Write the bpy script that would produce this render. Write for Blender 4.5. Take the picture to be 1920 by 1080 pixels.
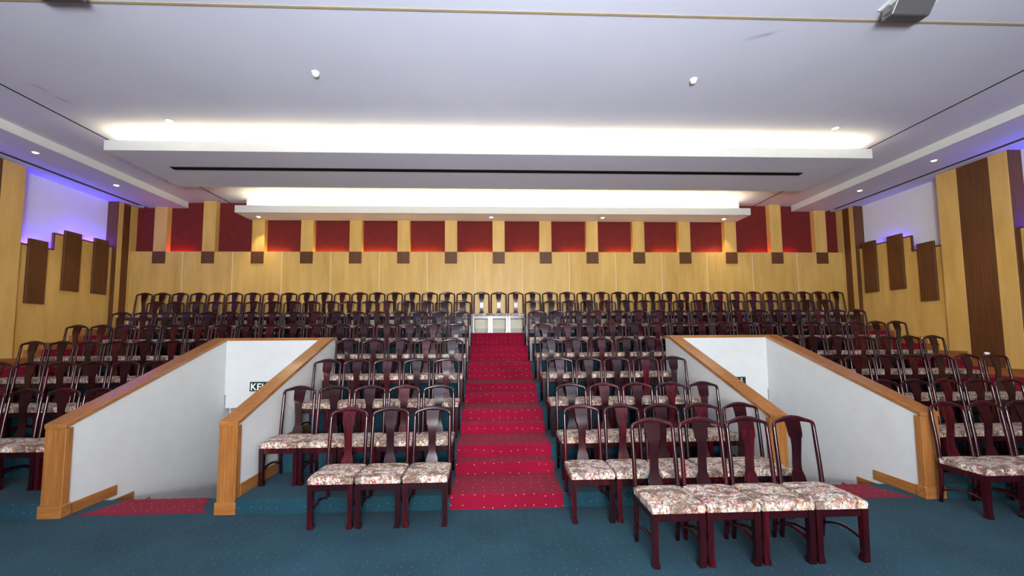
import bpy, bmesh, math, random
from mathutils import Vector, Matrix

for o in list(bpy.data.objects):
    bpy.data.objects.remove(o, do_unlink=True)
scene = bpy.context.scene
COL = scene.collection
R = random.Random(7)

# ------------------------------------------------------------------ camera
F_PX, CX, CY = 760.0, 950.0, 580.0          # focal length and principal point, pixels of 1920x1080
CAM_H = 1.76
_yd = Vector(((921 - CX) / F_PX, (633 - CY) / F_PX, 1.0)).normalized()     # room depth axis in (right, down, forward)
_h = Vector((1, -0.0065, 0))
_xd = (_h - _yd * _h.dot(_yd)).normalized()
_zd = _xd.cross(_yd)
if _zd.y > 0:
    _zd = -_zd
cam_d = bpy.data.cameras.new('camera')
cam = bpy.data.objects.new('camera', cam_d)
COL.objects.link(cam)
cam_d.sensor_fit = 'HORIZONTAL'
cam_d.sensor_width = 36.0
cam_d.lens = F_PX / 1920 * 36.0
cam_d.shift_x = (960 - CX) / 1920
cam_d.shift_y = (CY - 540) / 1920
cam_d.clip_start = 0.05
cam_d.clip_end = 200
right = Vector((_xd.x, _yd.x, _zd.x))
down = Vector((_xd.y, _yd.y, _zd.y))
fwd = Vector((_xd.z, _yd.z, _zd.z))
rot = Matrix((right, -down, -fwd)).transposed()
cam.matrix_world = Matrix.Translation((0, 0, CAM_H)) @ rot.to_4x4()
scene.camera = cam

# ------------------------------------------------------------------ view and world
vs = scene.view_settings
vs.view_transform = 'Standard'
vs.look = 'None'
vs.exposure = 0.22
vs.gamma = 1.0
vs.use_curve_mapping = False
world = bpy.data.worlds.new('world')
scene.world = world
world.use_nodes = True
world.node_tree.nodes['Background'].inputs[0].default_value = (0.75, 0.85, 1.0, 1)
world.node_tree.nodes['Background'].inputs[1].default_value = 0.6

# light levels of the lamps and assumed windows built below
ASSUMED_WINDOW_E = 17.0
COVE1_E = 52.0
COVE2_E = 50.0
BLUE_E = 95.0
DOWN_W = 26.0

# the photographer's flash, held above the camera
fl = bpy.data.lights.new('camera_flash', 'AREA')
fl.shape = 'RECTANGLE'
fl.size, fl.size_y = 1.6, 1.2
fl.energy = 980
fl.color = (0.93, 0.96, 1.0)
flo = bpy.data.objects.new('camera_flash', fl)
COL.objects.link(flo)
flo.location = (0.25, -2.4, 1.9)
flo.rotation_euler = (math.radians(146), 0, 0)

fd = bpy.data.lights.new('camera_flash_direct', 'AREA')
fd.shape = 'RECTANGLE'
fd.size, fd.size_y = 0.5, 0.35
fd.energy = 62
fd.color = (0.95, 0.97, 1.0)
fdo = bpy.data.objects.new('camera_flash_direct', fd)
COL.objects.link(fdo)
fdo.location = (0.2, -0.5, 2.25)
fdo.rotation_euler = (math.radians(78), 0, 0)

# ------------------------------------------------------------------ materials
def srgb(r, g, b):
    f = lambda c: (c / 255 / 12.92) if c / 255 <= 0.04045 else ((c / 255 + 0.055) / 1.055) ** 2.4
    return (f(r), f(g), f(b), 1.0)

class NT:
    def __init__(self, name):
        self.m = bpy.data.materials.new(name)
        self.m.use_nodes = True
        self.t = self.m.node_tree
        self.b = self.t.nodes['Principled BSDF']
    def n(self, typ, **kw):
        nd = self.t.nodes.new(typ)
        for k, v in kw.items():
            if k.startswith('i_'):
                key = k[2:]
                key = int(key) if key.isdigit() else key
                nd.inputs[key].default_value = v
            else:
                setattr(nd, k, v)
        return nd
    def l(self, a, b):
        self.t.links.new(a, b)
    def ramp(self, fac, stops):
        r = self.n('ShaderNodeValToRGB')
        els = r.color_ramp.elements
        while len(els) < len(stops):
            els.new(0.5)
        for e, (p, c) in zip(els, stops):
            e.position = p
            e.color = c
        self.l(fac, r.inputs[0])
        return r.outputs[0]
    def mix(self, fac, a, b, blend='MIX'):
        mx = self.n('ShaderNodeMix', data_type='RGBA', blend_type=blend)
        for s, v in ((mx.inputs[0], fac), (mx.inputs[6], a), (mx.inputs[7], b)):
            if hasattr(v, 'is_linked'):
                self.l(v, s)
            else:
                s.default_value = v
        return mx.outputs[2]
    def math(self, op, a, b=0.0):
        m = self.n('ShaderNodeMath', operation=op)
        for s, v in ((m.inputs[0], a), (m.inputs[1], b)):
            if hasattr(v, 'is_linked'):
                self.l(v, s)
            else:
                s.default_value = v
        return m.outputs[0]
    def coords(self, kind='Object', scale=(1, 1, 1), rand=0.0):
        tc = self.n('ShaderNodeTexCoord')
        v = tc.outputs[kind]
        if rand:
            oi = self.n('ShaderNodeObjectInfo')
            va = self.n('ShaderNodeVectorMath', operation='SCALE')
            cmb = self.n('ShaderNodeCombineXYZ')
            for i in range(3):
                self.l(self.math('MULTIPLY', oi.outputs['Random'], rand * (1 + i * 1.7)), cmb.inputs[i])
            ad = self.n('ShaderNodeVectorMath', operation='ADD')
            self.l(v, ad.inputs[0])
            self.l(cmb.outputs[0], ad.inputs[1])
            v = ad.outputs[0]
        mp = self.n('ShaderNodeMapping')
        mp.inputs['Scale'].default_value = scale
        self.l(v, mp.inputs[0])
        return mp.outputs[0]
    def noise(self, vec, scale, detail=4, rough=0.55):
        nn = self.n('ShaderNodeTexNoise', i_Scale=scale, i_Detail=detail, i_Roughness=rough)
        self.l(vec, nn.inputs['Vector'])
        return nn.outputs['Fac']
    def color(self, sock):
        self.l(sock, self.b.inputs['Base Color'])
    def bump(self, h, strength=0.2, dist=0.01):
        bp = self.n('ShaderNodeBump', i_Strength=strength, i_Distance=dist)
        self.l(h, bp.inputs['Height'])
        self.l(bp.outputs[0], self.b.inputs['Normal'])
    def done(self, rough=0.5, spec=0.5, coat=0.0, metal=0.0):
        self.b.inputs['Roughness'].default_value = rough
        self.b.inputs['Specular IOR Level'].default_value = spec
        self.b.inputs['Coat Weight'].default_value = coat
        self.b.inputs['Metallic'].default_value = metal
        return self.m

def plain(name, col, rough=0.5, spec=0.5, coat=0, metal=0, var=0.06):
    m = NT(name)
    v = m.coords()
    f = m.noise(v, 6.0)
    c2 = tuple(min(1, c * (1 - var)) for c in col[:3]) + (1,)
    c3 = tuple(min(1, c * (1 + var)) for c in col[:3]) + (1,)
    m.color(m.ramp(f, [(0.3, c2), (0.7, c3)]))
    return m.done(rough, spec, coat, metal)

def emit(name, col, strength):
    m = NT(name)
    m.b.inputs['Base Color'].default_value = (0.8, 0.8, 0.8, 1)
    m.b.inputs['Emission Color'].default_value = col
    m.b.inputs['Emission Strength'].default_value = strength
    return m.done(0.6)

def carpet(name, c1, c2, dot, dotscale=10.0, size=0.05, amt=0.75):
    m = NT(name)
    tc = m.n('ShaderNodeNewGeometry')
    sep = m.n('ShaderNodeSeparateXYZ')
    m.l(tc.outputs['Position'], sep.inputs[0])
    yz = m.math('ADD', sep.outputs[1], sep.outputs[2])
    cmb = m.n('ShaderNodeCombineXYZ')
    m.l(sep.outputs[0], cmb.inputs[0])
    m.l(yz, cmb.inputs[1])
    f = m.noise(tc.outputs['Position'], 1.1, 3)
    f2 = m.noise(tc.outputs['Position'], 130, 3, 0.7)
    base = m.ramp(m.math('ADD', m.math('MULTIPLY', f, 0.45), m.math('MULTIPLY', f2, 0.6)), [(0.32, c1), (0.72, c2)])
    vo = m.n('ShaderNodeTexVoronoi', voronoi_dimensions='2D', i_Scale=dotscale, i_Randomness=0.35)
    m.l(cmb.outputs[0], vo.inputs['Vector'])
    d = m.math('LESS_THAN', vo.outputs['Distance'], size)
    keep = m.math('GREATER_THAN', m.noise(cmb.outputs[0], 9, 1), 0.42)
    m.color(m.mix(m.math('MULTIPLY', m.math('MULTIPLY', d, keep), amt), base, dot))
    m.bump(f2, 0.5, 0.006)
    mm = m.done(0.95, 0.12)
    m.b.inputs['Sheen Weight'].default_value = 0.04
    m.b.inputs['Sheen Roughness'].default_value = 0.6
    return mm

def veneer(name, c1, c2, c3, scale, rough=0.45, coat=0.0, rand=3.0, streak=1.0):
    m = NT(name)
    v = m.coords('Object', scale, rand)
    f = m.noise(v, 1.0, 6, 0.6)
    v2 = m.coords('Object', (0.8, 0.8, 0.5), rand)
    g = m.noise(v2, 1.3, 3)
    s = m.math('ADD', m.math('MULTIPLY', f, 0.75 * streak), m.math('MULTIPLY', g, 0.3))
    m.color(m.ramp(s, [(0.3, c1), (0.55, c2), (0.78, c3)]))
    m.bump(f, 0.08, 0.002)
    return m.done(rough, 0.4, coat)

M = {}
M['teal'] = carpet('teal_carpet', srgb(13, 40, 50), srgb(36, 78, 91), srgb(140, 160, 150), 11.0, 0.042, 0.6)
M['red'] = carpet('red_carpet', srgb(100, 4, 30), srgb(148, 14, 48), srgb(225, 180, 140), 9.5)
M['cream'] = veneer('maple_veneer', srgb(200, 157, 80), srgb(222, 181, 102), srgb(232, 199, 128), (6, 6, 0.8), 0.42, streak=0.85)
M['brown'] = veneer('walnut_veneer', srgb(72, 40, 18), srgb(100, 60, 28), srgb(122, 78, 40), (60, 60, 1.5), 0.5)
M['trim'] = veneer('oak_trim', srgb(124, 74, 32), srgb(158, 102, 50), srgb(180, 126, 72), (40, 40, 2.0), 0.3, 0.3)
M['trim_y'] = veneer('oak_trim_lengthwise', srgb(124, 74, 32), srgb(158, 102, 50), srgb(180, 126, 72), (40, 2.0, 40), 0.3, 0.3)
M['trim_x'] = veneer('oak_trim_crosswise', srgb(124, 74, 32), srgb(158, 102, 50), srgb(180, 126, 72), (2.0, 40, 40), 0.3, 0.3)
M['fascia'] = plain('white_fascia_paint', srgb(214, 215, 211), 0.7, 0.2, var=0.02)
M['fabric'] = plain('maroon_fabric', srgb(114, 43, 41), 0.9, 0.1, var=0.1)
M['white'] = plain('white_paint', srgb(208, 209, 205), 0.7, 0.25, var=0.03)
M['recess'] = plain('pale_recess_paint', srgb(228, 226, 228), 0.8, 0.2, var=0.02)
M['gap'] = plain('shadow_gap', srgb(20, 19, 20), 0.9, 0.1)
M['metal'] = plain('brushed_metal', srgb(150, 150, 152), 0.35, 0.5, metal=0.8)
M['grille'] = plain('grey_grille', srgb(70, 68, 70), 0.6, 0.3)
M['plastic'] = plain('white_plastic', srgb(235, 235, 232), 0.4)
M['beige'] = plain('beige_strip', srgb(168, 152, 118), 0.5)
M['cove'] = emit('cove_tube_glow', (1.0, 0.83, 0.45, 1), COVE1_E)
M['cove2'] = emit('rear_cove_tube_glow', (1.0, 0.80, 0.40, 1), COVE2_E)
M['blue'] = emit('blue_led_glow', (0.07, 0.03, 1.0, 1), BLUE_E)
M['bluelow'] = emit('faint_blue_led_glow', (0.07, 0.03, 1.0, 1), BLUE_E * 0.28)
M['orange'] = emit('amber_led_glow', (1.0, 0.50, 0.04, 1), 26.0)
M['redled'] = emit('red_led_glow', (1.0, 0.01, 0.05, 1), 22.0)
M['lamp'] = emit('lamp_lens_glow', (1.0, 0.86, 0.66, 1), 22.0)
M['pane_light'] = emit('assumed_pane_glow', (0.88, 0.93, 1.0, 1), ASSUMED_WINDOW_E)
M['black'] = plain('black_sign_face', srgb(12, 22, 20), 0.4)
M['green'] = plain('green_sign_frame', srgb(10, 96, 82), 0.4)
M['letter'] = plain('white_lettering', srgb(240, 245, 240), 0.5, var=0.01)

# ceiling paint with a few scuffs of its own
def ceiling_mat():
    m = NT('ceiling_paint')
    g = m.n('ShaderNodeNewGeometry')
    base = m.ramp(m.noise(g.outputs['Position'], 0.8, 3), [(0.3, srgb(203, 206, 223)), (0.7, srgb(210, 212, 228))])
    tot = None
    for (px, py, lx, ly, ang) in ((-6.195, 5.59, 0.035, 0.11, -0.15), (-6.175, 5.88, 0.035, 0.11, -0.3), (3.15, 4.35, 0.17, 0.035, -0.42)):
        mp = m.n('ShaderNodeMapping', vector_type='TEXTURE')
        mp.inputs['Location'].default_value = (px, py, 5.23)
        mp.inputs['Rotation'].default_value = (0, 0, ang)
        mp.inputs['Scale'].default_value = (lx, ly, 1)
        m.l(g.outputs['Position'], mp.inputs[0])
        ln = m.n('ShaderNodeVectorMath', operation='LENGTH')
        m.l(mp.outputs[0], ln.inputs[0])
        mr = m.n('ShaderNodeMapRange', i_1=0.3, i_2=1.3, i_3=1.0, i_4=0.0)
        m.l(ln.outputs['Value'], mr.inputs[0])
        tot = mr.outputs[0] if tot is None else m.math('MAXIMUM', tot, mr.outputs[0])
    tot = m.math('MULTIPLY', tot, m.math('MULTIPLY', m.noise(g.outputs['Position'], 12, 3), 0.75))
    m.color(m.mix(tot, base, srgb(120, 120, 132)))
    return m.done(0.75, 0.2)
M['ceil'] = ceiling_mat()

def rosewood():
    m = NT('rosewood')
    v = m.coords('Object', (30, 30, 3), 5.0)
    f = m.noise(v, 1.0, 5)
    oi = m.n('ShaderNodeObjectInfo')
    s = m.math('ADD', m.math('MULTIPLY', f, 0.7), m.math('MULTIPLY', oi.outputs['Random'], 0.3))
    m.color(m.ramp(s, [(0.25, srgb(22, 3, 7)), (0.55, srgb(42, 4, 11)), (0.85, srgb(92, 7, 19))]))
    m.bump(f, 0.04, 0.001)
    return m.done(0.26, 0.42, 0.3)
M['rose'] = rosewood()
M['rose'].node_tree.nodes['Principled BSDF'].inputs['Coat Roughness'].default_value = 0.12

def brocade():
    m = NT('floral_brocade')
    v = m.coords('Object', (1, 1, 1), 9.0)
    warp = m.n('ShaderNodeTexNoise', i_Scale=9.0, i_Detail=3.0)
    m.l(v, warp.inputs['Vector'])
    sc = m.n('ShaderNodeVectorMath', operation='SCALE')
    sc.inputs[3].default_value = 0.09
    m.l(warp.outputs['Color'], sc.inputs[0])
    ad = m.n('ShaderNodeVectorMath', operation='ADD')
    m.l(v, ad.inputs[0])
    m.l(sc.outputs[0], ad.inputs[1])
    w = ad.outputs[0]
    vo = m.n('ShaderNodeTexVoronoi', i_Scale=46.0)
    m.l(w, vo.inputs['Vector'])
    hue = m.n('ShaderNodeSeparateColor')
    m.l(vo.outputs['Color'], hue.inputs[0])
    petals = m.ramp(hue.outputs[0], [(0.0, srgb(236, 230, 214)), (0.38, srgb(228, 214, 188)), (0.50, srgb(206, 150, 140)), (0.60, srgb(238, 232, 218)),
                                     (0.74, srgb(198, 198, 194)), (0.84, srgb(190, 74, 90)), (0.92, srgb(204, 176, 110)), (1.0, srgb(230, 224, 212))])
    edge = m.math('GREATER_THAN', vo.outputs['Distance'], 0.46)
    c = m.mix(m.math('MULTIPLY', edge, 0.45), petals, srgb(120, 84, 70))
    # dark sprays of leaves and thin branches running slantwise over the seat
    big = m.noise(m.coords('Object', (7, 11, 5), 9.0), 1.0, 4, 0.6)
    spray = m.ramp(big, [(0.53, (0, 0, 0, 1)), (0.57, (1, 1, 1, 1))])
    br = m.noise(m.coords('Object', (17, 12, 7), 4.0), 1.0, 4, 0.6)
    line = m.math('LESS_THAN', m.math('ABSOLUTE', m.math('SUBTRACT', br, 0.5)), 0.018)
    k = m.math('MAXIMUM', m.math('MULTIPLY', spray, 0.7), m.math('MULTIPLY', line, 0.9))
    c = m.mix(k, c, srgb(86, 56, 40))
    m.color(c)
    m.bump(vo.outputs['Distance'], 0.25, 0.004)
    return m.done(0.7, 0.25)
M['brocade'] = brocade()

# ------------------------------------------------------------------ mesh helpers
def bm_box(bm, x0, x1, y0, y1, z0, z1):
    vs_ = [bm.verts.new(p) for p in ((x0, y0, z0), (x1, y0, z0), (x1, y1, z0), (x0, y1, z0), (x0, y0, z1), (x1, y0, z1), (x1, y1, z1), (x0, y1, z1))]
    for f in ((3, 2, 1, 0), (4, 5, 6, 7), (0, 1, 5, 4), (1, 2, 6, 5), (2, 3, 7, 6), (3, 0, 4, 7)):
        bm.faces.new([vs_[i] for i in f])

def bm_prism(bm, pts, axis, a, b):
    """polygon pts in the two other axes, extruded along axis from a to b"""
    def mk(p, t):
        if axis == 'x':
            return (t, p[0], p[1])
        if axis == 'y':
            return (p[0], t, p[1])
        return (p[0], p[1], t)
    A = [bm.verts.new(mk(p, a)) for p in pts]
    B = [bm.verts.new(mk(p, b)) for p in pts]
    bm.faces.new(A)
    bm.faces.new(B[::-1])
    n = len(pts)
    for i in range(n):
        j = (i + 1) % n
        bm.faces.new((A[i], B[i], B[j], A[j]))

def bm_sweep(bm, path, sizes, seg=8, up=Vector((0, 1, 0)), square=0.0):
    """rounded section swept along path; sizes = (half width, half depth) for each point"""
    rings = []
    n = len(path)
    path = [Vector(p) for p in path]
    for i, p in enumerate(path):
        t = (path[min(i + 1, n - 1)] - path[max(i - 1, 0)]).normalized()
        s = t.cross(up)
        if s.length < 1e-4:
            s = Vector((1, 0, 0))
        s.normalize()
        u = s.cross(t).normalized()
        ring = []
        for k in range(seg):
            a = 2 * math.pi * (k + 0.5) / seg
            c, sn = math.cos(a), math.sin(a)
            if square:
                q = 1 / max(abs(c), abs(sn))
                f = 1 + (q - 1) * square
                c, sn = c * f, sn * f
            ring.append(bm.verts.new(p + s * c * sizes[i][0] + u * sn * sizes[i][1]))
        rings.append(ring)
    for i in range(n - 1):
        for k in range(seg):
            bm.faces.new((rings[i][k], rings[i][(k + 1) % seg], rings[i + 1][(k + 1) % seg], rings[i + 1][k]))
    bm.faces.new(rings[0][::-1])
    bm.faces.new(rings[-1])

def bm_lathe(bm, prof, seg=20, c=(0, 0, 0)):
    rings = []
    for r, z in prof:
        rings.append([bm.verts.new((c[0] + r * math.cos(2 * math.pi * k / seg), c[1] + r * math.sin(2 * math.pi * k / seg), c[2] + z)) for k in range(seg)])
    for i in range(len(rings) - 1):
        for k in range(seg):
            bm.faces.new((rings[i][k], rings[i][(k + 1) % seg], rings[i + 1][(k + 1) % seg], rings[i + 1][k]))
    bm.faces.new(rings[0][::-1])
    bm.faces.new(rings[-1])

def mesh(name, build, mat, bevel=0.0, segs=1, smooth=False):
    bm = bmesh.new()
    build(bm)
    bmesh.ops.recalc_face_normals(bm, faces=bm.faces)
    if bevel:
        bmesh.ops.bevel(bm, geom=list(bm.edges), offset=bevel, segments=segs, affect='EDGES', profile=0.6, clamp_overlap=True)
    me = bpy.data.meshes.new(name)
    bm.to_mesh(me)
    bm.free()
    me.materials.append(mat)
    if smooth:
        for p in me.polygons:
            p.use_smooth = True
    return me

def link(name, me, parent=None, loc=(0, 0, 0), rz=0.0):
    o = bpy.data.objects.new(name, me)
    COL.objects.link(o)
    o.location = loc
    o.rotation_euler = (0, 0, rz)
    if parent is not None:
        o.parent = parent
    return o

def obj(name, build, mat, parent=None, **kw):
    return link(name, mesh(name, build, mat, **kw), parent)

def box(name, x0, x1, y0, y1, z0, z1, mat, parent=None, bevel=0.0):
    x0, x1 = min(x0, x1), max(x0, x1)
    c = Vector(((x0 + x1) / 2, (y0 + y1) / 2, (z0 + z1) / 2))
    me = mesh(name, lambda bm: bm_box(bm, x0 - c.x, x1 - c.x, y0 - c.y, y1 - c.y, z0 - c.z, z1 - c.z), mat, bevel=bevel)
    o = link(name, me, parent, c)
    if parent is not None:
        o.location = c - parent.location
    return o

def empty(name, loc=(0, 0, 0), rz=0.0):
    o = bpy.data.objects.new(name, None)
    COL.objects.link(o)
    o.location = loc
    o.rotation_euler = (0, 0, rz)
    o.empty_display_size = 0.1
    return o

def tag(o, label, cat, group=None, kind=None):
    o['label'] = label
    o['category'] = cat
    if group:
        o['group'] = group
    if kind:
        o['kind'] = kind
    return o

def struct(o, label=None, cat=None):
    o['kind'] = 'structure'
    if label:
        o['label'] = label
    if cat:
        o['category'] = cat
    return o

# ------------------------------------------------------------------ layout
XC = 0.20                       # middle of the hall
T, RISE, Z2, N2 = 0.82, 0.286, 0.147, 4.31
def nose(k): return N2 + T * (k - 2)
def tz(k): return 0.0 if k < 2 else Z2 + RISE * (k - 2)
YB = 10.25                      # face of the back wall panelling
ZA = 5.23                       # ceiling
ZB = 5.075                      # underside of the side beams
A0, A1 = -0.43, 0.745           # middle stairs
WI0, WI1, WO0, WO1 = 2.79, 2.97, 4.47, 4.67   # stairwell parapets, distance from the middle
SIDE = 9.10                     # face of the side wall pilasters
REC = 9.35                      # recessed side wall
AIS = 7.82                      # side stairs start here
YF = -7.0
def sx(off, s): return XC + s * off

# ------------------------------------------------------------------ floor, tiers, stairs
struct(box('floor', sx(REC, -1), sx(REC, 1), YF, 4.36, -0.15, 0.0, M['teal']), 'teal carpeted hall floor in front of the tiers', 'floor')

for k in range(2, 9):
    y0 = nose(k)
    y1 = nose(k + 1) if k < 8 else 10.5
    zlo = tz(k) - RISE - 0.02 if k > 2 else -0.05
    if k <= 4:
        spans = [(sx(AIS, -1), sx(WO1, -1)), (sx(WI0, -1), A0), (A1, sx(WI0, 1)), (sx(WO1, 1), sx(AIS, 1))]
    elif k < 8:
        spans = [(sx(AIS, -1), A0), (A1, sx(AIS, 1))]
    else:
        spans = [(sx(REC, -1), sx(REC, 1))]
    root = struct(empty('seating_tier', (XC, y0, tz(k))), 'teal carpeted seating tier, step %d up from the hall floor' % (k - 1), 'seating tier')
    for a, b in spans:
        ya = y0 + (0.004 if k == 8 else 0)
        box('platform', a, b, ya, y1 + 0.02, zlo, tz(k), M['teal'], root)

def stairs(name, x0, x1, label):
    root = struct(empty(name, ((x0 + x1) / 2, N2, 0)), label, 'stairs')
    for k in range(2, 9):
        y0 = nose(k)
        y1 = nose(k + 1) if k < 8 else y0 + 0.25
        zt = tz(k) + 0.004
        if k < 8:
            box('step', x0, x1, y0 - 0.004, y1, tz(k) - RISE - 0.02 if k > 2 else -0.04, zt, M['red'], root, 0.008)
        else:
            box('step', x0, x1, y0 - 0.02, y0 + 0.002, tz(7), zt, M['red'], root, 0.006)
        if k > 2:
            box('step', x0, x1, y0 - 0.225, y0 - 0.003, tz(k - 1), tz(k - 1) + RISE / 2 + 0.004, M['red'], root, 0.008)
    return root
stairs('aisle_stairs', A0, A1, 'red carpeted middle stairs with gold dots climbing between the chair rows')
stairs('aisle_stairs', sx(SIDE, -1), sx(AIS, -1), 'red carpeted side stairs along the wall with the strong blue glow')
stairs('aisle_stairs', sx(AIS, 1), sx(SIDE, 1), 'red carpeted side stairs along the wall with the faint blue glow')

# ------------------------------------------------------------------ stairwells
WB = 6.75                        # near face of the well's rear parapet
SLOPE = (1.735 - 0.885) / (WB - 4.33)
def parapet(s, a, b, inner, label):
    """wall between distances a and b from the middle, on side s; inner = borders the middle block"""
    x0, x1 = sorted((sx(a, s), sx(b, s)))
    root = struct(empty('stairwell_parapet', ((x0 + x1) / 2, 4.31, 0)), label, 'parapet wall')
    def rel(build):
        return build
    off = root.location
    def add(name, build, mat, bevel=0.0):
        me = mesh(name, build, mat, bevel=bevel)
        me.transform(Matrix.Translation(-off))
        return link(name, me, root)
    ins = 0.012
    yEnd = WB + 0.15
    add('wall_panel', lambda bm: bm_prism(bm, [(4.36, -1.7), (4.36, 0.885), (WB, 1.735), (yEnd, 1.735), (yEnd, -1.7)], 'x', x0 + ins, x1 - ins), M['white'])
    ct = 0.045
    add('cap', lambda bm: bm_prism(bm, [(4.30, 0.875), (4.30, 0.875 + ct), (WB, 1.735 + ct), (yEnd + 0.01, 1.735 + ct), (yEnd + 0.01, 1.735), (WB, 1.733)], 'x', x0 - 0.004, x1 + 0.004), M['trim_y'], 0.004)
    add('newel_post', lambda bm: bm_box(bm, x0 - 0.002, x1 + 0.002, 4.31, 4.385, 0.10, 0.878), M['trim'], 0.004)
    add('plinth', lambda bm: bm_box(bm, x0 - 0.014, x1 + 0.014, 4.295, 4.40, 0.0, 0.125), M['trim_x'], 0.005)
    # stepped skirting down inside the well
    wx = (x1 - ins) if ((s < 0) != inner) else (x0 + ins)
    dx = 0.014 if wx > (x0 + x1) / 2 else -0.014
    add('skirting_board', lambda bm: bm_box(bm, min(wx, wx + dx), max(wx, wx + dx), 4.40, 4.92, 0.0, 0.115), M['trim_y'], 0.003)
    for i in range(1, 8):
        zz = -0.155 * i
        ya = 4.76 + 0.24 * (i - 1) + 0.0
        add('skirting_board', lambda bm: bm_box(bm, min(wx, wx + dx), max(wx, wx + dx), ya, ya + 0.39, zz, zz + 0.115), M['trim_y'], 0.003)
    if inner:      # stepped skirting on the seat side
        ox = (x0 + ins) if wx > (x0 + x1) / 2 else (x1 - ins)
        ox2 = ox - dx
        for k in range(2, 5):
            add('skirting_board', lambda bm: bm_box(bm, min(ox, ox2), max(ox, ox2), 4.40 if k == 2 else nose(k) - 0.03, nose(k + 1) - 0.005, tz(k), tz(k) + 0.125), M['trim_y'], 0.003)
    return root

def well(s, where):
    parapet(s, WI0, WI1, True, 'white sloping parapet with oak cap and post, middle-block side of the %s' % where)
    parapet(s, WO0, WO1, False, 'white sloping parapet with oak cap and post, side-block side of the %s' % where)
    x0, x1 = sorted((sx(WI1, s), sx(WO0, s)))
    xm = (x0 + x1) / 2
    root = struct(empty('stairwell_header', (xm, WB, 0.87)), 'white rear parapet with level oak cap closing the %s' % where, 'parapet wall')
    box('wall_panel', x0 - 0.01, x1 + 0.01, WB, WB + 0.15, 0.87, 1.735, M['white'], root)
    box('cap', x0 - 0.01, x1 + 0.01, WB - 0.012, WB + 0.16, 1.735, 1.778, M['trim_x'], root, 0.004)
    # passage under the tiers
    p = struct(empty('stairwell_passage', (xm, WB + 0.2, -1.3)), 'white painted passage below the tiers, end of the %s' % where, 'passage')
    box('soffit', x0, x1, WB + 0.15, 8.6, 0.70, 0.77, M['white'], p)
    box('beam', x0, x1, WB + 0.012, WB + 0.15, 0.66, 0.87, M['white'], p)
    box('end_wall', x0 - 0.2, x1 + 0.2, 8.6, 8.7, -1.7, 0.75, M['white'], p)
    box('side_wall', x0 - 0.16, x0 + 0.005, WB + 0.15, 8.6, -1.7, 0.75, M['white'], p)
    box('side_wall', x1 - 0.005, x1 + 0.16, WB + 0.15, 8.6, -1.7, 0.75, M['white'], p)
    box('passage_floor', x0, x1, 6.44, 8.6, -1.45, -1.24, M['red'], p)
    # landing and steps down
    st = struct(empty('stairwell_steps', (xm, 4.36, 0)), 'red carpeted steps going down inside the %s' % where, 'stairs')
    box('landing', x0, x1, 4.36, 4.76, -0.15, 0.0, M['teal'], st)
    def patch(bm):
        pts = [(-0.66, 4.362), (-0.57, 4.50), (-0.53, 4.60), (-0.50, 4.764), (0.38, 4.764), (0.46, 4.62), (0.47, 4.53), (0.62, 4.362)]
        pts = [(xm - s * px * -1 if s > 0 else xm + px, py) for px, py in pts]
        if s > 0:
            pts = [(xm - (p_[0] - xm), p_[1]) for p_ in pts]
        bm_prism(bm, pts, 'z', -0.02, 0.004)
    me = mesh('carpet_inlay', patch, M['red'])
    me.transform(Matrix.Translation(-st.location))
    link('carpet_inlay', me, st)
    for i in range(1, 8):
        ya = 4.76 + 0.24 * (i - 1)
        box('step', x0, x1, ya, ya + 0.24, -0.155 * i - 0.16, -0.155 * i, M['red'], st, 0.006)
well(-1, 'stairwell left of the climb')
well(1, 'stairwell right of the climb')

# ------------------------------------------------------------------ back wall
bw = struct(box('wall_back', sx(REC + 0.15, -1), sx(REC + 0.15, 1), 10.44, 10.55, 0.5, 5.4, M['white']), 'back wall with maple panels, maroon fields and walnut blocks', 'wall')
def wchild(name, x0, x1, y0, y1, z0, z1, mat, bevel=0.0, parent=bw):
    return box(name, x0, x1, y0, y1, z0, z1, mat, parent, bevel)
seams = [-5.23 + 1.207 * i for i in range(-3, 13)]
seams = [sx(SIDE, -1)] + [s_ for s_ in seams if sx(SIDE, -1) + 0.1 < s_ < sx(SIDE, 1) - 0.1] + [sx(SIDE, 1)]
for a, b in zip(seams, seams[1:]):
    wchild('veneer_panel', a + 0.004, b - 0.004, YB, YB + 0.03, 1.75, 3.945, M['cream'], 0.003)
M['bead'] = plain('pale_seam_bead', srgb(232, 212, 166), 0.6)
M['lower'] = plain('pale_lower_panel', srgb(228, 220, 194), 0.5)
for q in seams[1:-1]:
    wchild('seam_bead', q - 0.009, q + 0.009, YB - 0.002, YB + 0.02, 2.33, 3.94, M['bead'])
wchild('lower_panel', sx(SIDE, -1), sx(SIDE, 1), YB - 0.006, YB + 0.02, 1.86, 2.33, M['lower'])
wchild('lower_skirting', sx(SIDE, -1), sx(SIDE, 1), YB - 0.018, YB + 0.02, 1.86, 1.99, plain('grey_skirting', srgb(196, 186, 172), 0.5))
PIL = [-8.22, -7.04, -5.834, -4.628, -3.418, -2.216, -1.017, 0.20, 1.407, 2.618, 3.84, 5.058, 6.288, 7.52, 8.737]
edges = [sx(SIDE, -1)] + PIL + [sx(SIDE, 1)]
for i, p in enumerate(PIL):
    top = 5.23 if abs(p - XC) < 7.6 else ZB
    wchild('pilaster', p - 0.155, p + 0.155, YB, YB + 0.145, 3.945, top, M['cream'], 0.003)
    wchild('walnut_block', p - 0.155, p + 0.155, YB - 0.018, YB + 0.01, 3.645, 3.945, M['brown'], 0.003)
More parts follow.
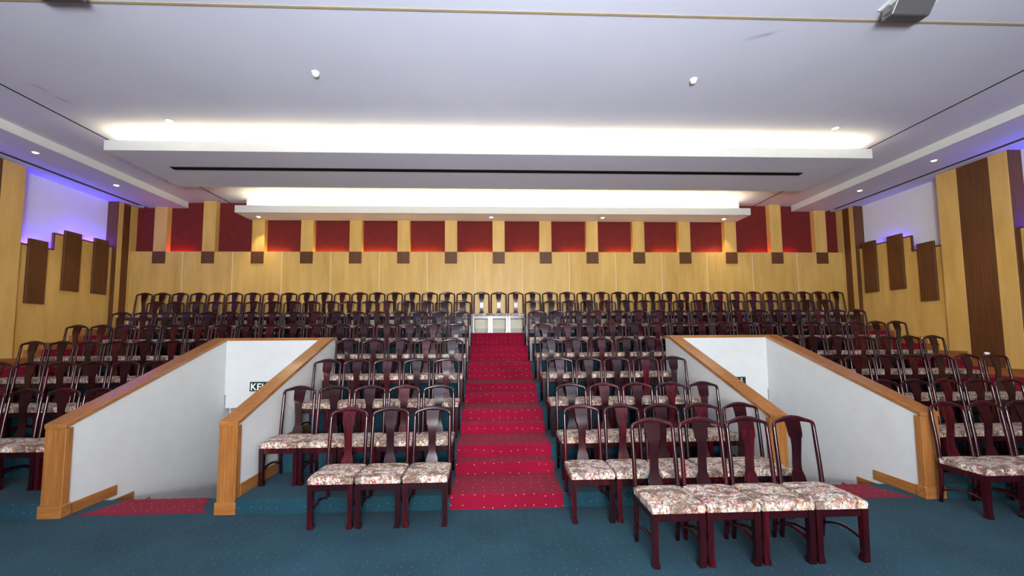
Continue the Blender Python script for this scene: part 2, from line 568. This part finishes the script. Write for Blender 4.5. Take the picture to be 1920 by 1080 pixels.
for i in range(len(edges) - 1):
    a = edges[i] + (0.155 if i else 0)
    b = edges[i + 1] - (0.155 if i < len(edges) - 2 else 0)
    m_ = (a + b) / 2
    wchild('fabric_field', a, b, YB + 0.14, YB + 0.16, 3.86, 5.23 if abs(m_ - XC) < 7.3 else ZB + 0.15, M['fabric'])
# coloured light strips lying behind the top edge of the panelling
def strip(x0, x1, mat, label, kindname):
    o = box('led_strip', x0, x1, YB + 0.06, YB + 0.10, 3.885, 3.897, mat)
    tag(o, label, 'light strip', kindname)
PG = 'light strips behind the back panelling'
ords = ['first', 'second', 'third', 'fourth', 'fifth', 'sixth', 'seventh', 'eighth', 'ninth', 'tenth', 'eleventh', 'twelfth', 'thirteenth', 'fourteenth', 'fifteenth', 'sixteenth', 'seventeenth', 'eighteenth', 'nineteenth', 'twentieth', 'twenty-first']
for j, i in enumerate(range(2, 12)):
    a, b = PIL[i] + 0.17, PIL[i + 1] - 0.17
    if j in (0, 1, 2, 3):
        a2, b2 = a, b - (0.1 if j else 0.3)
    else:
        a2, b2 = a + 0.25, b - 0.05
    strip(a2, b2, M['orange'], 'amber light strip under the %s maroon field below the rear bulkhead, left to right' % ords[j], PG)
strip(-8.05 + 0.02, -7.21 - 0.25, M['redled'], 'red light strip behind the panelling beside the strong blue bay', PG)
strip(6.288 + 0.5, 7.52 - 0.17, M['redled'], 'red light strip under the maroon field just past the rear bulkhead end', PG)
strip(7.52 + 0.17, 8.1, M['redled'], 'red light strip next to the corner with the faint blue bay', PG)

# ------------------------------------------------------------------ side walls
def side_wall(s):
    nm = 'wall_left' if s < 0 else 'wall_right'
    x0, x1 = sorted((sx(REC, s), sx(REC + 0.15, s)))
    w = struct(box(nm, x0, x1, YF, 10.5, -0.2, 5.4, M['recess']), 'side wall with maple pilasters, walnut boards and a %s blue lit bay' % ('strongly' if s < 0 else 'faintly'), 'wall')
    def c(name, o0, o1, y0, y1, z0, z1, mat, bevel=0.003):
        a, b = sorted((sx(o0, s), sx(o1, s)))
        return box(name, a, b, y0, y1, z0, z1, mat, w, bevel)
    # corner pilaster
    c('veneer_strip', SIDE, REC + 0.01, 9.88, 10.0, 0.9, 5.23, M['cream'])
    c('veneer_strip', SIDE, REC + 0.01, 10.0, 10.19, 0.9, 5.23, M['brown'])
    c('veneer_strip', SIDE, REC + 0.01, 10.19, YB + 0.17, 0.9, 5.23, M['cream'])
    c('walnut_return', SIDE + 0.005, REC + 0.005, 9.862, 9.88, 0.9, 5.2, M['brown'])
    # pilaster between the bays, and its nearer sister
    for y in (6.75, 3.6):
        c('veneer_strip', SIDE, REC + 0.01, y, y + 0.28, 0.0, 5.23, M['cream'])
        c('veneer_strip', SIDE, REC + 0.01, y + 0.28, y + 0.80, 0.0, 5.23, M['brown'])
        c('veneer_strip', SIDE, REC + 0.01, y + 0.80, y + 1.17, 0.0, 5.23, M['cream'])
        c('walnut_return', SIDE + 0.005, REC + 0.005, y - 0.018, y, 0.0, 5.2, M['brown'])
    c('veneer_panel', SIDE, REC + 0.01, YF, 3.58, 0.0, 5.23, M['brown'])  # unseen stretch, made dark walnut to cut tan reflections in the chairs
    # stepped lower panel and boards of each bay
    P0 = 9.20
    for dy, dz in ((0.0, 0.0), (-3.13, -0.32)):
        ya, yb = 7.92 + dy, 9.86 + dy
        if dy:
            ya = 4.77
        zlo, zhi = 3.62 + dz, 3.965 + dz
        b_lo = 0.0 if dy else 0.9
        def stepped(bm):
            prof = [(ya, b_lo), (yb, b_lo), (yb, zhi), (8.60 + dy, zhi), (8.60 + dy, zlo), (ya, zlo)]
            bm_prism(bm, prof, 'x', *sorted((sx(P0, s), sx(P0 + 0.03, s))))
        me = mesh('stepped_panel', stepped, M['cream'])
        me.transform(Matrix.Translation(-w.location))
        link('stepped_panel', me, w)
        for (e0, e1, z) in ((ya, 8.60 + dy, zlo), (8.59 + dy, yb, zhi)):
            c('edge_trim', P0 - 0.004, P0 + 0.05, e0, e1, z - 0.012, z + 0.018, M['brown'], 0.0)
        c('edge_trim', P0 - 0.004, P0 + 0.05, 8.585 + dy, 8.603 + dy, zlo, zhi, M['brown'], 0.0)
        for (y0, y1, z0, z1) in ((8.11, 8.45, 2.48, 3.75), (8.76, 9.11, 2.805, 4.077), (9.40, 9.74, 2.81, 4.077)):
            c('walnut_board', P0 - 0.045, P0, y0 + dy, y1 + dy, z0 + dz, z1 + dz, M['brown'], 0.004)
    # coloured strips behind the stepped edge
    mt = M['blue'] if s < 0 else M['bluelow']
    word = 'bright' if s < 0 else 'faint'
    for (e0, e1, z, q) in ((7.95, 8.55, 3.55, 'lower'), (8.85, 9.82, 3.88, 'upper'), (4.80, 5.42, 3.23, 'lower'), (5.5, 6.70, 3.57, 'upper')):
        a, b = sorted((sx(P0 + 0.05, s), sx(P0 + 0.11, s)))
        m2 = mt if e0 > 7 else M['blue']
        if s > 0 and (e0 < 8 and e0 > 7):
            continue
        if s > 0 and e0 > 8:
            e0, e1 = 8.80, 9.45
        tag(box('led_strip', a, b, e0, e1, z, z + 0.012, m2), '%s blue light strip behind the %s step of the %s wall bay' % (word, q, 'far' if e0 > 7 else 'near'), 'light strip', 'blue light strips behind wall bays')
    # skirting on the side stairs
    bb = struct(empty('baseboard_left' if s < 0 else 'baseboard_right', (sx(SIDE, s), 4.3, 0)))
    for k in range(2, 9):
        a, b = sorted((sx(SIDE - 0.016, s), sx(SIDE + 0.105, s)))
        y1 = nose(k + 1) if k < 8 else YB - 0.03
        box('skirting_board', a, b, nose(k), y1, tz(k) - 0.05, tz(k) + 0.145, M['trim_y'], bb, 0.003)
        if k > 2:
            box('skirting_board', a, b, nose(k) - 0.225, nose(k) - 0.003, tz(k - 1) + 0.14, tz(k - 1) + RISE / 2 + 0.145, M['trim_y'], bb, 0.003)
    box('skirting_board', a, b, YF + 0.2, nose(2), 0.0, 0.145, M['trim_y'], bb, 0.003)
side_wall(-1)
side_wall(1)

# ------------------------------------------------------------------ unseen front wall; windows assumed, added and sized for chair-back reflections
fw = struct(empty('wall_front', (XC, YF, 0)), 'cream painted front wall with three assumed windows added for light', 'wall')
WX = [(-2.0, -0.62), (-0.50, 0.90), (1.02, 2.4)]
WZ0, WZ1 = 0.7, 3.1
xs = [sx(REC, -1)] + [v for p in WX for v in p] + [sx(REC, 1)]
for i in range(0, len(xs), 2):
    box('wall_panel', xs[i], xs[i + 1], YF - 0.2, YF, -0.15, 5.4, M['white'], fw)
for (a, b) in WX:
    box('wall_panel', a, b, YF - 0.2, YF, -0.15, WZ0, M['white'], fw)
    box('wall_panel', a, b, YF - 0.2, YF, WZ1, 5.4, M['white'], fw)
for i, (a, b) in enumerate(WX):
    wn = struct(empty('window_%d' % (i + 1), ((a + b) / 2, YF, WZ0)), 'tall assumed window, added to light the hall, with white mullions in the front wall', 'window')
    box('pane', a, b, YF - 0.12, YF - 0.10, WZ0, WZ1, M['pane_light'], wn)
    for q in (a + 0.03, (a + b) / 2, b - 0.03):
        box('mullion', q - 0.03, q + 0.03, YF - 0.09, YF - 0.03, WZ0, WZ1, M['white'], wn)
    for q in (WZ0 + 0.03, 1.9, WZ1 - 0.03):
        box('transom', a, b, YF - 0.085, YF - 0.035, q - 0.03, q + 0.03, M['white'], wn)

# ------------------------------------------------------------------ ceiling
CK = 6.83                       # joints between middle and side ceilings
ce = struct(box('ceiling', sx(CK - 0.014, -1), sx(CK - 0.014, 1), 4.10, 10.5, ZA, ZA + 0.05, M['ceil']), 'pale painted middle ceiling above the tiers', 'ceiling')
for s in (-1, 1):
    a, b = sorted((sx(CK + 0.014, s), sx(REC, s)))
    box('side_ceiling', a, b, YF, 10.5, ZA, ZA + 0.05, M['ceil'], ce)
box('front_ceiling', sx(CK - 0.014, -1), sx(CK - 0.014, 1), YF, 4.078, ZA - 0.004, ZA + 0.05, M['ceil'], ce)
box('joint_strip', sx(CK, -1), sx(CK, 1), 4.075, 4.103, ZA - 0.010, ZA + 0.01, M['beige'], ce)
for s in (-1, 1):
    box('joint_line', sx(CK, s) - 0.013, sx(CK, s) + 0.013, YF, 10.5, ZA - 0.0025, ZA + 0.02, M['gap'], ce)
box('joint_backing', sx(REC, -1), sx(REC, 1), YF, 10.5, ZA + 0.05, ZA + 0.08, M['gap'], ce)

# side beams
for s in (-1, 1):
    nm = 'strong' if s < 0 else 'faint'
    b = struct(empty('ceiling_beam', (sx(8.3, s), 2.0, ZB)), 'white dropped beam over the side with the %s blue glow' % nm, 'ceiling beam')
    def bc(name, o0, o1, y0, y1, z0, z1, mat):
        p, q = sorted((sx(o0, s), sx(o1, s)))
        return box(name, p, q, y0, y1, z0, z1, mat, b)
    bc('beam_fascia', 7.85, 7.87, YF, YB + 0.11, ZB, ZA, M['fascia'])
    bc('beam_body', 7.87, 8.80, YF, YB + 0.11, ZB, ZA, M['ceil'])
    bc('beam_edge', 8.93, REC, YF, YB + 0.11, ZB, ZA, M['ceil'])
    bc('slot_backing', 8.80, 8.93, YF, YB + 0.11, ZB + 0.06, ZA, M['gap'])
    for q in (8.832, 8.864, 8.896):
        bc('slot_blade', q - 0.004, q + 0.004, YF, YB - 0.1, ZB + 0.003, ZB + 0.05, M['grille'])

# two lit bulkheads
def bulkhead(y0, y1, hw, zb, zl, full_ends, label, tubemat, inset, tubez, tubelabel, back):
    x0, x1 = sx(hw, -1), sx(hw, 1)
    r = struct(empty('ceiling_bulkhead', (XC, y0, zb)), label, 'ceiling bulkhead')
    box('fascia', x0, x1, y0, y0 + 0.035, zb, zl, M['fascia'], r)
    box('soffit', x0, x1, y0 + 0.035, y1, zb, zb + 0.035, M['ceil'], r)
    box('rear_board', x0, x1, y0 + back, y0 + back + 0.03, zb + 0.035, ZA, M['ceil'], r)
    box('tail_board', x0, x1, y1 - 0.03, y1, zb + 0.035, ZA if y1 < 10 else zl, M['ceil'], r)
    for s in (-1, 1):
        a, b = sorted((sx(hw, s), sx(hw - 0.035, s)))
        box('end_board', a, b, y0 + 0.035, y1 - 0.03, zb + 0.035, ZA if full_ends else zl, M['ceil'], r)
    n = 10
    L = (2 * (hw - inset)) / n
    for i in range(n):
        a = sx(hw - inset, -1) + i * L
        t = box('cove_tube', a + 0.01, a + L - 0.01, y0 + 0.13, y0 + 0.17, tubez, tubez + 0.03, tubemat)
        tag(t, '%s, %s of ten, left to right going up' % (tubelabel, ords[i]), 'tube lamp', 'tube lamps in the ceiling coves')
    return r
b1 = bulkhead(6.78, 8.42, 6.62, 4.91, 5.08, False, 'long dropped bulkhead with an air slot, nearer the hall floor', M['cove'], 0.16, 5.03, 'warm tube lamp in the slotted bulkhead', 0.42)
b2 = bulkhead(9.65, YB + 0.06, 6.26, 4.76, 4.93, False, 'long dropped bulkhead touching the back wall', M['cove2'], 0.34, 4.87, 'warm tube lamp in the rear bulkhead', 0.45)
box('slot_frame', -5.86, 6.06, 7.425, 7.535, 4.903, 4.912, M['grille'], b1)
for i in range(4):
    box('slot_blade', -5.84, 6.04, 7.432 + i * 0.026, 7.446 + i * 0.026, 4.893, 4.905, M['gap'], b1)

# recessed lamps
def downlight(x, y, z, label, watt, group, tilt=0.0, ang=70):
    r = tag(empty('downlight', (x, y, z)), label, 'ceiling lamp', group)
    obj('trim_ring', lambda bm: bm_lathe(bm, [(0.055, 0.0), (0.058, -0.006), (0.047, -0.010), (0.040, -0.004)], 20), M['plastic'], r, smooth=True)
    obj('lens', lambda bm: bm_lathe(bm, [(0.040, -0.003), (0.036, -0.009), (0.02, -0.011)], 16), M['lamp'], r)
    if watt:
        l = bpy.data.lights.new('downlight_beam', 'SPOT')
        l.energy = watt
        l.spot_size = math.radians(ang)
        l.spot_blend = 0.55
        l.color = (1.0, 0.80, 0.52)
        l.shadow_soft_size = 0.04
        lo = bpy.data.objects.new('lamp_beam', l)
        COL.objects.link(lo)
        lo.parent = r
        lo.location = (0, 0, -0.02)
        lo.rotation_euler = (tilt, 0, 0)
    return r
G1 = 'downlights in the rear bulkhead'
downlight(-5.70, 10.0, 4.76, 'round downlight in the rear bulkhead, at the end beside the strong blue bay', DOWN_W * 2.2, G1, 0.0, 75)
downlight(0.01, 9.94, 4.76, 'round downlight in the rear bulkhead above the middle stairs', DOWN_W * 0.25, G1)
downlight(2.82, 9.94, 4.76, 'round downlight in the rear bulkhead, between stairs and faint blue end', DOWN_W * 0.25, G1)
downlight(5.98, 10.0, 4.76, 'round downlight in the rear bulkhead, at the end beside the faint blue bay', DOWN_W * 2.2, G1, 0.0, 75)
G2 = 'downlights in the side beams'
downlight(-8.02, 8.80, ZB, 'round downlight in the beam over the strong blue bay', DOWN_W * 1.6, G2)
downlight(8.47, 8.78, ZB, 'round downlight in the beam over the faint blue bay, nearer the back wall', DOWN_W * 1.6, G2)
downlight(8.45, 7.20, ZB, 'round downlight in the beam beside the wide walnut strip', DOWN_W * 1.6, G2)
downlight(-8.03, 7.26, ZB, 'dim round downlight in the beam beside the wide maple pilaster', 0, G2)
G3 = 'downlights in front of the slotted bulkhead'
downlight(-5.09, 6.41, ZA, 'round downlight near the slotted bulkhead, strong blue side', 0, G3)
downlight(5.79, 6.36, ZA, 'round downlight near the slotted bulkhead, faint blue side', 0, G3)
def detector(x, y, label):
    r = tag(empty('smoke_detector', (x, y, ZA)), label, 'smoke detector', 'smoke detectors')
    obj('base', lambda bm: bm_lathe(bm, [(0.052, 0.0), (0.052, -0.012), (0.045, -0.016)], 20), M['plastic'], r, smooth=True)
    obj('dome', lambda bm: bm_lathe(bm, [(0.042, -0.015), (0.040, -0.035), (0.028, -0.052), (0.010, -0.058)], 20), M['plastic'], r, smooth=True)
detector(-2.28, 5.16, 'white domed smoke detector, on the same side as the strong blue glow')
detector(2.75, 5.16, 'white domed smoke detector, on the same side as the faint blue glow')
sp = tag(empty('sprinkler_head', (-7.05, 8.87, ZA)), 'tiny white sprinkler head on the side ceiling strip', 'sprinkler')
obj('cover_plate', lambda bm: bm_lathe(bm, [(0.035, 0), (0.033, -0.008), (0.02, -0.012)], 16), M['plastic'], sp)
obj('nozzle', lambda bm: bm_lathe(bm, [(0.012, -0.01), (0.010, -0.035), (0.02, -0.04), (0.02, -0.044)], 12), M['metal'], sp)

def flood(x, label):
    r = tag(empty('flood_lamp', (x, 3.90, 5.226)), label, 'flood lamp', 'flood lamps at the ceiling joint')
    obj('ceiling_plate', lambda bm: bm_box(bm, -0.26, 0.26, -0.16, 0.05, -0.012, 0.0), M['plastic'], r, bevel=0.004)
    obj('housing', lambda bm: bm_prism(bm, [(-0.13, -0.012), (0.05, -0.012), (0.075, -0.11), (-0.05, -0.125)], 'x', -0.205, 0.205), M['metal'], r, bevel=0.006)
    obj('glass_front', lambda bm: bm_prism(bm, [(-0.045, -0.128), (0.066, -0.1145), (0.066, -0.118), (-0.045, -0.1315)], 'x', -0.185, 0.185), M['grille'], r)
    obj('bracket', lambda bm: bm_box(bm, -0.225, -0.207, -0.04, 0.03, -0.09, -0.006), M['metal'], r)
    obj('bracket', lambda bm: bm_box(bm, 0.207, 0.225, -0.04, 0.03, -0.09, -0.006), M['metal'], r)
flood(4.40, 'grey box flood lamp on the ceiling joint, faint blue side')
flood(-4.22, 'grey box flood lamp on the ceiling joint, strong blue side')

# ------------------------------------------------------------------ exit signs
def text_mesh(txt, size):
    cu = bpy.data.curves.new('lettering', 'FONT')
    cu.body = txt
    cu.size = size
    cu.extrude = 0.002
    cu.offset = size * 0.012
    cu.space_character = 1.02
    o = bpy.data.objects.new('lettering', cu)
    COL.objects.link(o)
    dg = bpy.context.evaluated_depsgraph_get()
    me = bpy.data.meshes.new_from_object(o.evaluated_get(dg))
    bpy.data.objects.remove(o, do_unlink=True)
    me.materials.clear()
    me.materials.append(M['letter'])
    return me
TXT = text_mesh('KELUAR', 0.15)
TXT.transform(Matrix.Rotation(math.radians(90), 4, 'X'))
_xs = [v.co.x for v in TXT.vertices]
TXT.transform(Matrix.Diagonal((0.53 / (max(_xs) - min(_xs)), 1, 1, 1)))
def exit_sign(s, label):
    xa, xb = sorted((sx(3.37, s), sx(4.075, s)))
    zc = 1.0
    r = tag(empty('exit_sign', ((xa + xb) / 2, WB, zc)), label, 'sign', 'exit signs')
    w = (xb - xa) / 2
    obj('sign_case', lambda bm: bm_box(bm, -w, w, -0.03, 0.0, -0.075, 0.075), M['green'], r, bevel=0.004)
    obj('sign_face', lambda bm: bm_box(bm, -w + 0.008, w - 0.008, -0.034, -0.028, -0.067, 0.067), M['black'], r)
    t = link('lettering', TXT, r, (-w + 0.018, -0.036, -0.053))
    def man(bm):
        ox = w - 0.085
        def seg_(p, q, t_):
            p, q = Vector((p[0], 0, p[1])), Vector((q[0], 0, q[1]))
            d = (q - p).normalized()
            n_ = Vector((-d.z, 0, d.x)) * t_
            bm_prism(bm, [((p + n_).x + ox, (p + n_).z), ((p - n_).x + ox, (p - n_).z), ((q - n_).x + ox, (q - n_).z), ((q + n_).x + ox, (q + n_).z)], 'y', -0.038, -0.034)
        seg_((0.0, 0.025), (-0.008, -0.015), 0.011)
        seg_((-0.008, -0.012), (0.022, -0.028), 0.007)
        seg_((0.022, -0.028), (0.018, -0.055), 0.006)
        seg_((-0.008, -0.012), (-0.030, -0.045), 0.007)
        seg_((0.0, 0.022), (0.028, 0.002), 0.005)
        seg_((0.0, 0.022), (-0.030, 0.012), 0.005)
        bm_prism(bm, [(ox + 0.008 + 0.012 * math.cos(a * 0.628), 0.046 + 0.012 * math.sin(a * 0.628)) for a in range(10)], 'y', -0.038, -0.034)
    obj('running_figure', man, M['letter'], r)
exit_sign(-1, 'black KELUAR exit sign over the stairwell left of the climb')
exit_sign(1, 'black KELUAR exit sign over the stairwell right of the climb')

# ------------------------------------------------------------------ chairs
SW, SD = 0.418, 0.43            # seat width and depth
def cushion_bm(bm):
    bmesh.ops.create_grid(bm, x_segments=12, y_segments=12, size=0.5)
    for v in bm.verts:
        x, y = v.co.x * 2, v.co.y * 2
        # slightly narrower at the back, rounded corners, crowned top
        wx = (SW / 2) * (1 - 0.02 * (y + 1) / 2)
        cz = 0.478 - 0.006 * (abs(x) ** 9) - 0.007 * (abs(y) ** 9) - 0.003 * (x * x + y * y)
        v.co = Vector((x * wx * (1 - 0.012 * y * y), y * SD / 2, cz))
    top_edges = [e for e in bm.edges if e.is_boundary]
    ret = bmesh.ops.extrude_edge_only(bm, edges=top_edges)
    vs2 = [g for g in ret['geom'] if isinstance(g, bmesh.types.BMVert)]
    for v in vs2:
        v.co.z = 0.445
        v.co.x *= 1.010
        v.co.y *= 1.010
    e2 = [g for g in ret['geom'] if isinstance(g, bmesh.types.BMEdge)]
    ret = bmesh.ops.extrude_edge_only(bm, edges=[e for e in e2 if e.is_boundary])
    vs3 = [g for g in ret['geom'] if isinstance(g, bmesh.types.BMVert)]
    for v in vs3:
        v.co.z = 0.408
        v.co.x *= 0.985
        v.co.y *= 0.985
    bmesh.ops.contextual_create(bm, geom=[e for e in bm.edges if e.is_boundary])

def front_leg_bm(bm):
    c = 0.0
    path = [(0, 0, 0.0), (0, 0, 0.018), (0, 0, 0.04), (0, 0, 0.07), (0, 0, 0.2), (0, 0, 0.40)]
    hs = [(0.025, 0.025), (0.0265, 0.0265), (0.0245, 0.0245), (0.0215, 0.0215), (0.0225, 0.0225), (0.0245, 0.0245)]
    path = [(0.005, 0.004, 0.0), (0.006, 0.005, 0.018), (0.003, 0.003, 0.038), (0, 0, 0.062), (0, 0, 0.2), (0, 0, 0.408)]
    bm_sweep(bm, path, hs, seg=4, square=1.0)
    for v in bm.verts:
        v.co.x *= 1.0

def post_path(s):
    """rear leg running up into the back stile"""
    return [(s * 0.180, 0.225, 0.0), (s * 0.183, 0.205, 0.18), (s * 0.186, 0.198, 0.38), (s * 0.187, 0.203, 0.48), (s * 0.185, 0.220, 0.65), (s * 0.184, 0.243, 0.82), (s * 0.183, 0.258, 0.93), (s * 0.182, 0.262, 0.958)]
def post_bm(s):
    def f(bm):
        p = post_path(s)
        hs = [(0.017, 0.017), (0.019, 0.019), (0.020, 0.021), (0.019, 0.019), (0.0185, 0.0185), (0.0175, 0.0175), (0.0165, 0.0165), (0.0165, 0.016)]
        bm_sweep(bm, p, hs, seg=8, square=0.35)
    return f
def crest_bm(bm):
    pts, hs = [], []
    half = [(0.182, 0.948, 0.0165), (0.180, 0.963, 0.0165), (0.172, 0.976, 0.0165), (0.155, 0.985, 0.015), (0.115, 0.995, 0.0185), (0.06, 1.007, 0.025), (0.0, 1.011, 0.028)]
    full = [(-x, z, h) for x, z, h in half] + [(x, z, h) for x, z, h in half[-2::-1]]
    for x, z, h in full:
        y = 0.261 + 0.022 * (1 - (abs(x) / 0.182) ** 2) + (z - 0.955) * 0.05
        pts.append((x, y, z))
        hs.append((h, 0.014))
    bm_sweep(bm, pts, hs, seg=8, square=0.3)
def splat_bm(bm):
    prof = [(0.00, 0.058), (0.10, 0.057), (0.19, 0.050), (0.205, 0.044), (0.23, 0.043), (0.25, 0.036), (0.45, 0.034), (0.64, 0.037), (0.74, 0.043), (0.77, 0.053), (0.82, 0.056), (1.0, 0.062)]
    rows = []
    fine = []
    for (t0, h0), (t1, h1) in zip(prof, prof[1:]):
        nn = max(1, round((t1 - t0) / 0.035))
        fine += [(t0 + (t1 - t0) * q / nn, h0 + (h1 - h0) * q / nn) for q in range(nn)]
    fine.append(prof[-1])
    for t, hw in fine:
        hw *= 1.1
        z = 0.415 + t * (0.992 - 0.415)
        y = 0.205 + 0.072 * t + 0.018 * math.sin(t * 2 * math.pi)
        rows.append([bm.verts.new((-hw, y - 0.007, z)), bm.verts.new((hw, y - 0.007, z)), bm.verts.new((hw, y + 0.007, z)), bm.verts.new((-hw, y + 0.007, z))])
    for a, b in zip(rows, rows[1:]):
        for i in range(4):
            bm.faces.new((a[i], a[(i + 1) % 4], b[(i + 1) % 4], b[i]))
    bm.faces.new(rows[0][::-1])
    bm.faces.new(rows[-1])
def apron_bm(bm):
    z0, z1 = 0.348, 0.408
    x, y = 0.196, 0.196
    # front and rear rails with a shallow bracket towards the legs
    for yy in (-y, y):
        pr = [(-x, z1), (-x, z0 - 0.012), (-x + 0.02, z0 - 0.004), (-x + 0.05, z0), (x - 0.05, z0), (x - 0.02, z0 - 0.004), (x, z0 - 0.012), (x, z1)]
        bm_prism(bm, pr, 'y', yy - 0.011, yy + 0.011)
    for xx in (-x + 0.008, x - 0.008):
        bm_box(bm, xx - 0.010, xx + 0.010, -y, y, z0, z1)
def stretcher_bm(bm):
    pts = []
    hs = []
    for i in range(9):
        t = i / 8
        y = -0.19 + t * 0.39
        z = 0.155 - 0.03 * t + 0.05 * math.sin(t * math.pi)
        pts.append((0, y, z))
        hs.append((0.010, 0.0165))
    bm_sweep(bm, pts, hs, seg=6, up=Vector((1, 0, 0)), square=0.5)

MESH = {
    'cushion': mesh('cushion', cushion_bm, M['brocade'], smooth=True),
    'leg': mesh('leg', front_leg_bm, M['rose'], smooth=False),
    'post_l': mesh('back_post', post_bm(-1), M['rose'], smooth=True),
    'post_r': mesh('back_post', post_bm(1), M['rose'], smooth=True),
    'crest': mesh('crest_rail', crest_bm, M['rose'], smooth=True),
    'splat': mesh('splat', splat_bm, M['rose'], smooth=True),
    'apron': mesh('apron', apron_bm, M['rose'], bevel=0.002),
    'stretcher': mesh('side_stretcher', stretcher_bm, M['rose'], smooth=True),
}
MESH['splat'].set_sharp_from_angle(angle=math.radians(40))
MESH['cushion'].set_sharp_from_angle(angle=math.radians(58))
def make_chair():
    r = empty('dining_chair')
    link('cushion', MESH['cushion'], r)
    link('apron', MESH['apron'], r)
    link('leg', MESH['leg'], r, (-0.184, -0.190, 0))
    rl = link('leg', MESH['leg'], r, (0.184, -0.190, 0))
    rl.scale = (-1, 1, 1)
    link('back_post', MESH['post_l'], r)
    link('back_post', MESH['post_r'], r)
    link('crest_rail', MESH['crest'], r)
    link('splat', MESH['splat'], r)
    link('side_stretcher', MESH['stretcher'], r, (-0.182, 0, 0))
    link('side_stretcher', MESH['stretcher'], r, (0.182, 0, 0))
    return r
PROTO = make_chair()
PARTS = list(PROTO.children)
first = [True]
def chair(x, yfront, z, label, group, rz=0.0):
    if first[0]:
        r = PROTO
        first[0] = False
    else:
        r = PROTO.copy()
        COL.objects.link(r)
        for p in PARTS:
            c = p.copy()
            COL.objects.link(c)
            c.parent = r
    r.location = (x, yfront + 0.215, z)
    r.rotation_euler = (0, 0, rz)
    tag(r, label, 'chair', group)
    return r

FO = 0.36                       # seat front behind the nosing
CP = 0.425                      # chair pitch along a row
def seats(k, x_first, n, step, fmt, group, yfront=None, z=None, jit=0.0):
    for i in range(n):
        x = x_first + step * i + (R.uniform(-jit, jit) if i else 0)
        y = (nose(k) + FO if yfront is None else yfront) + R.uniform(-0.012, 0.012)
        chair(x, y, tz(k) if z is None else z, fmt % ords[i], group, R.uniform(-0.002, 0.002))

LX, RX = -0.655, 1.005
# loose row on the open floor
for i, x in enumerate((1.428, 1.862, 2.296, 2.730)):
    chair(x, 3.145 + 0.004 * i, 0, 'rosewood chair in the loose foremost row of four, %s from the red middle stairs' % ords[i], 'chairs on the open floor', R.uniform(-0.006, 0.006))
# row against the first step
for i, x in enumerate((-0.625, -1.062, -1.499)):
    chair(x, 3.925, 0, 'rosewood chair in the floor row of three, %s from the red middle stairs' % ords[i], 'chairs on the open floor', R.uniform(-0.008, 0.008))
for i, x in enumerate((0.965, 1.402, 1.839, 2.276, 2.713)):
    chair(x, 3.92, 0, 'rosewood chair in the floor row of five, %s from the red middle stairs' % ords[i], 'chairs on the open floor', R.uniform(-0.008, 0.008))
for i, x in enumerate((4.93, 5.36, 5.79, 6.22)):
    chair(x, 3.80, 0, 'rosewood chair on the floor outside the stairwell right of the climb, %s from its post' % ords[i], 'chairs on the open floor', 0.0)

tier_word = {2: 'first', 3: 'second', 4: 'third', 5: 'fourth', 6: 'fifth', 7: 'sixth', 8: 'top'}
for k in (2, 3, 4):
    g = 'chairs on the %s tier' % tier_word[k]
    seats(k, LX, 5, -CP, 'rosewood chair on the ' + tier_word[k] + ' tier, %s left of the middle stairs going up', g)
    seats(k, RX, 5, CP, 'rosewood chair on the ' + tier_word[k] + ' tier, %s right of the middle stairs going up', g)
    nl = {2: 5, 3: 6, 4: 7}[k]
    lx0 = {2: -4.72, 3: -4.72, 4: -4.72}[k]
    seats(k, lx0, nl, -0.432, 'rosewood chair on the ' + tier_word[k] + ' tier, %s outside the stairwell left of the climb', g)
    nr = {2: 6, 3: 5, 4: 7}[k]
    seats(k, 5.10, nr, 0.432, 'rosewood chair on the ' + tier_word[k] + ' tier, %s outside the stairwell right of the climb', g)
    if k == 3:
        for i, x in enumerate((7.26, 7.72)):
            chair(x, nose(3) + FO, tz(3), 'rosewood chair spaced apart at the wall end of the second tier, %s of two' % ords[i], g, R.uniform(-0.03, 0.03))
for k in (5, 6, 7):
    g = 'chairs on the %s tier' % tier_word[k]
    n = 17
    seats(k, LX, n, -(7.46 - 0.655) / 16 + (0.003 if k > 5 else 0), 'rosewood chair on the ' + tier_word[k] + ' tier, %s left of the middle stairs going up', g)
    seats(k, RX - (0.04 if k > 5 else 0), n, (7.90 - 1.0) / 16, 'rosewood chair on the ' + tier_word[k] + ' tier, %s right of the middle stairs going up', g)
g = 'chairs on the top tier'
Y8 = nose(8) + FO + 0.0
for i, x in enumerate((-0.235, 0.19, 0.615)):
    chair(x, Y8, tz(8), 'rosewood chair closing the middle stairs at the top, %s of three from left going up' % ords[i], g)
seats(8, LX - 0.005, 19, -(8.37 - 0.66) / 18, 'rosewood chair on the top tier, %s left of the middle stairs going up', g)
seats(8, RX + 0.035, 19, (8.88 - 1.04) / 18, 'rosewood chair on the top tier, %s right of the middle stairs going up', g)

# scrap of paper left on a chair back
def scrap(bm):
    bmesh.ops.create_icosphere(bm, subdivisions=2, radius=0.03)
    rr = random.Random(3)
    for v in bm.verts:
        v.co *= rr.uniform(0.7, 1.1)
        v.co.z *= 0.75
        v.co.x *= 1.4
pp = obj('paper_scrap', scrap, M['letter'])
pp.location = (7.62, nose(3) + FO + 0.215 + 0.275, tz(3) + 1.037)
tag(pp, 'crumpled white paper scrap on the last chair back of the second tier', 'paper')
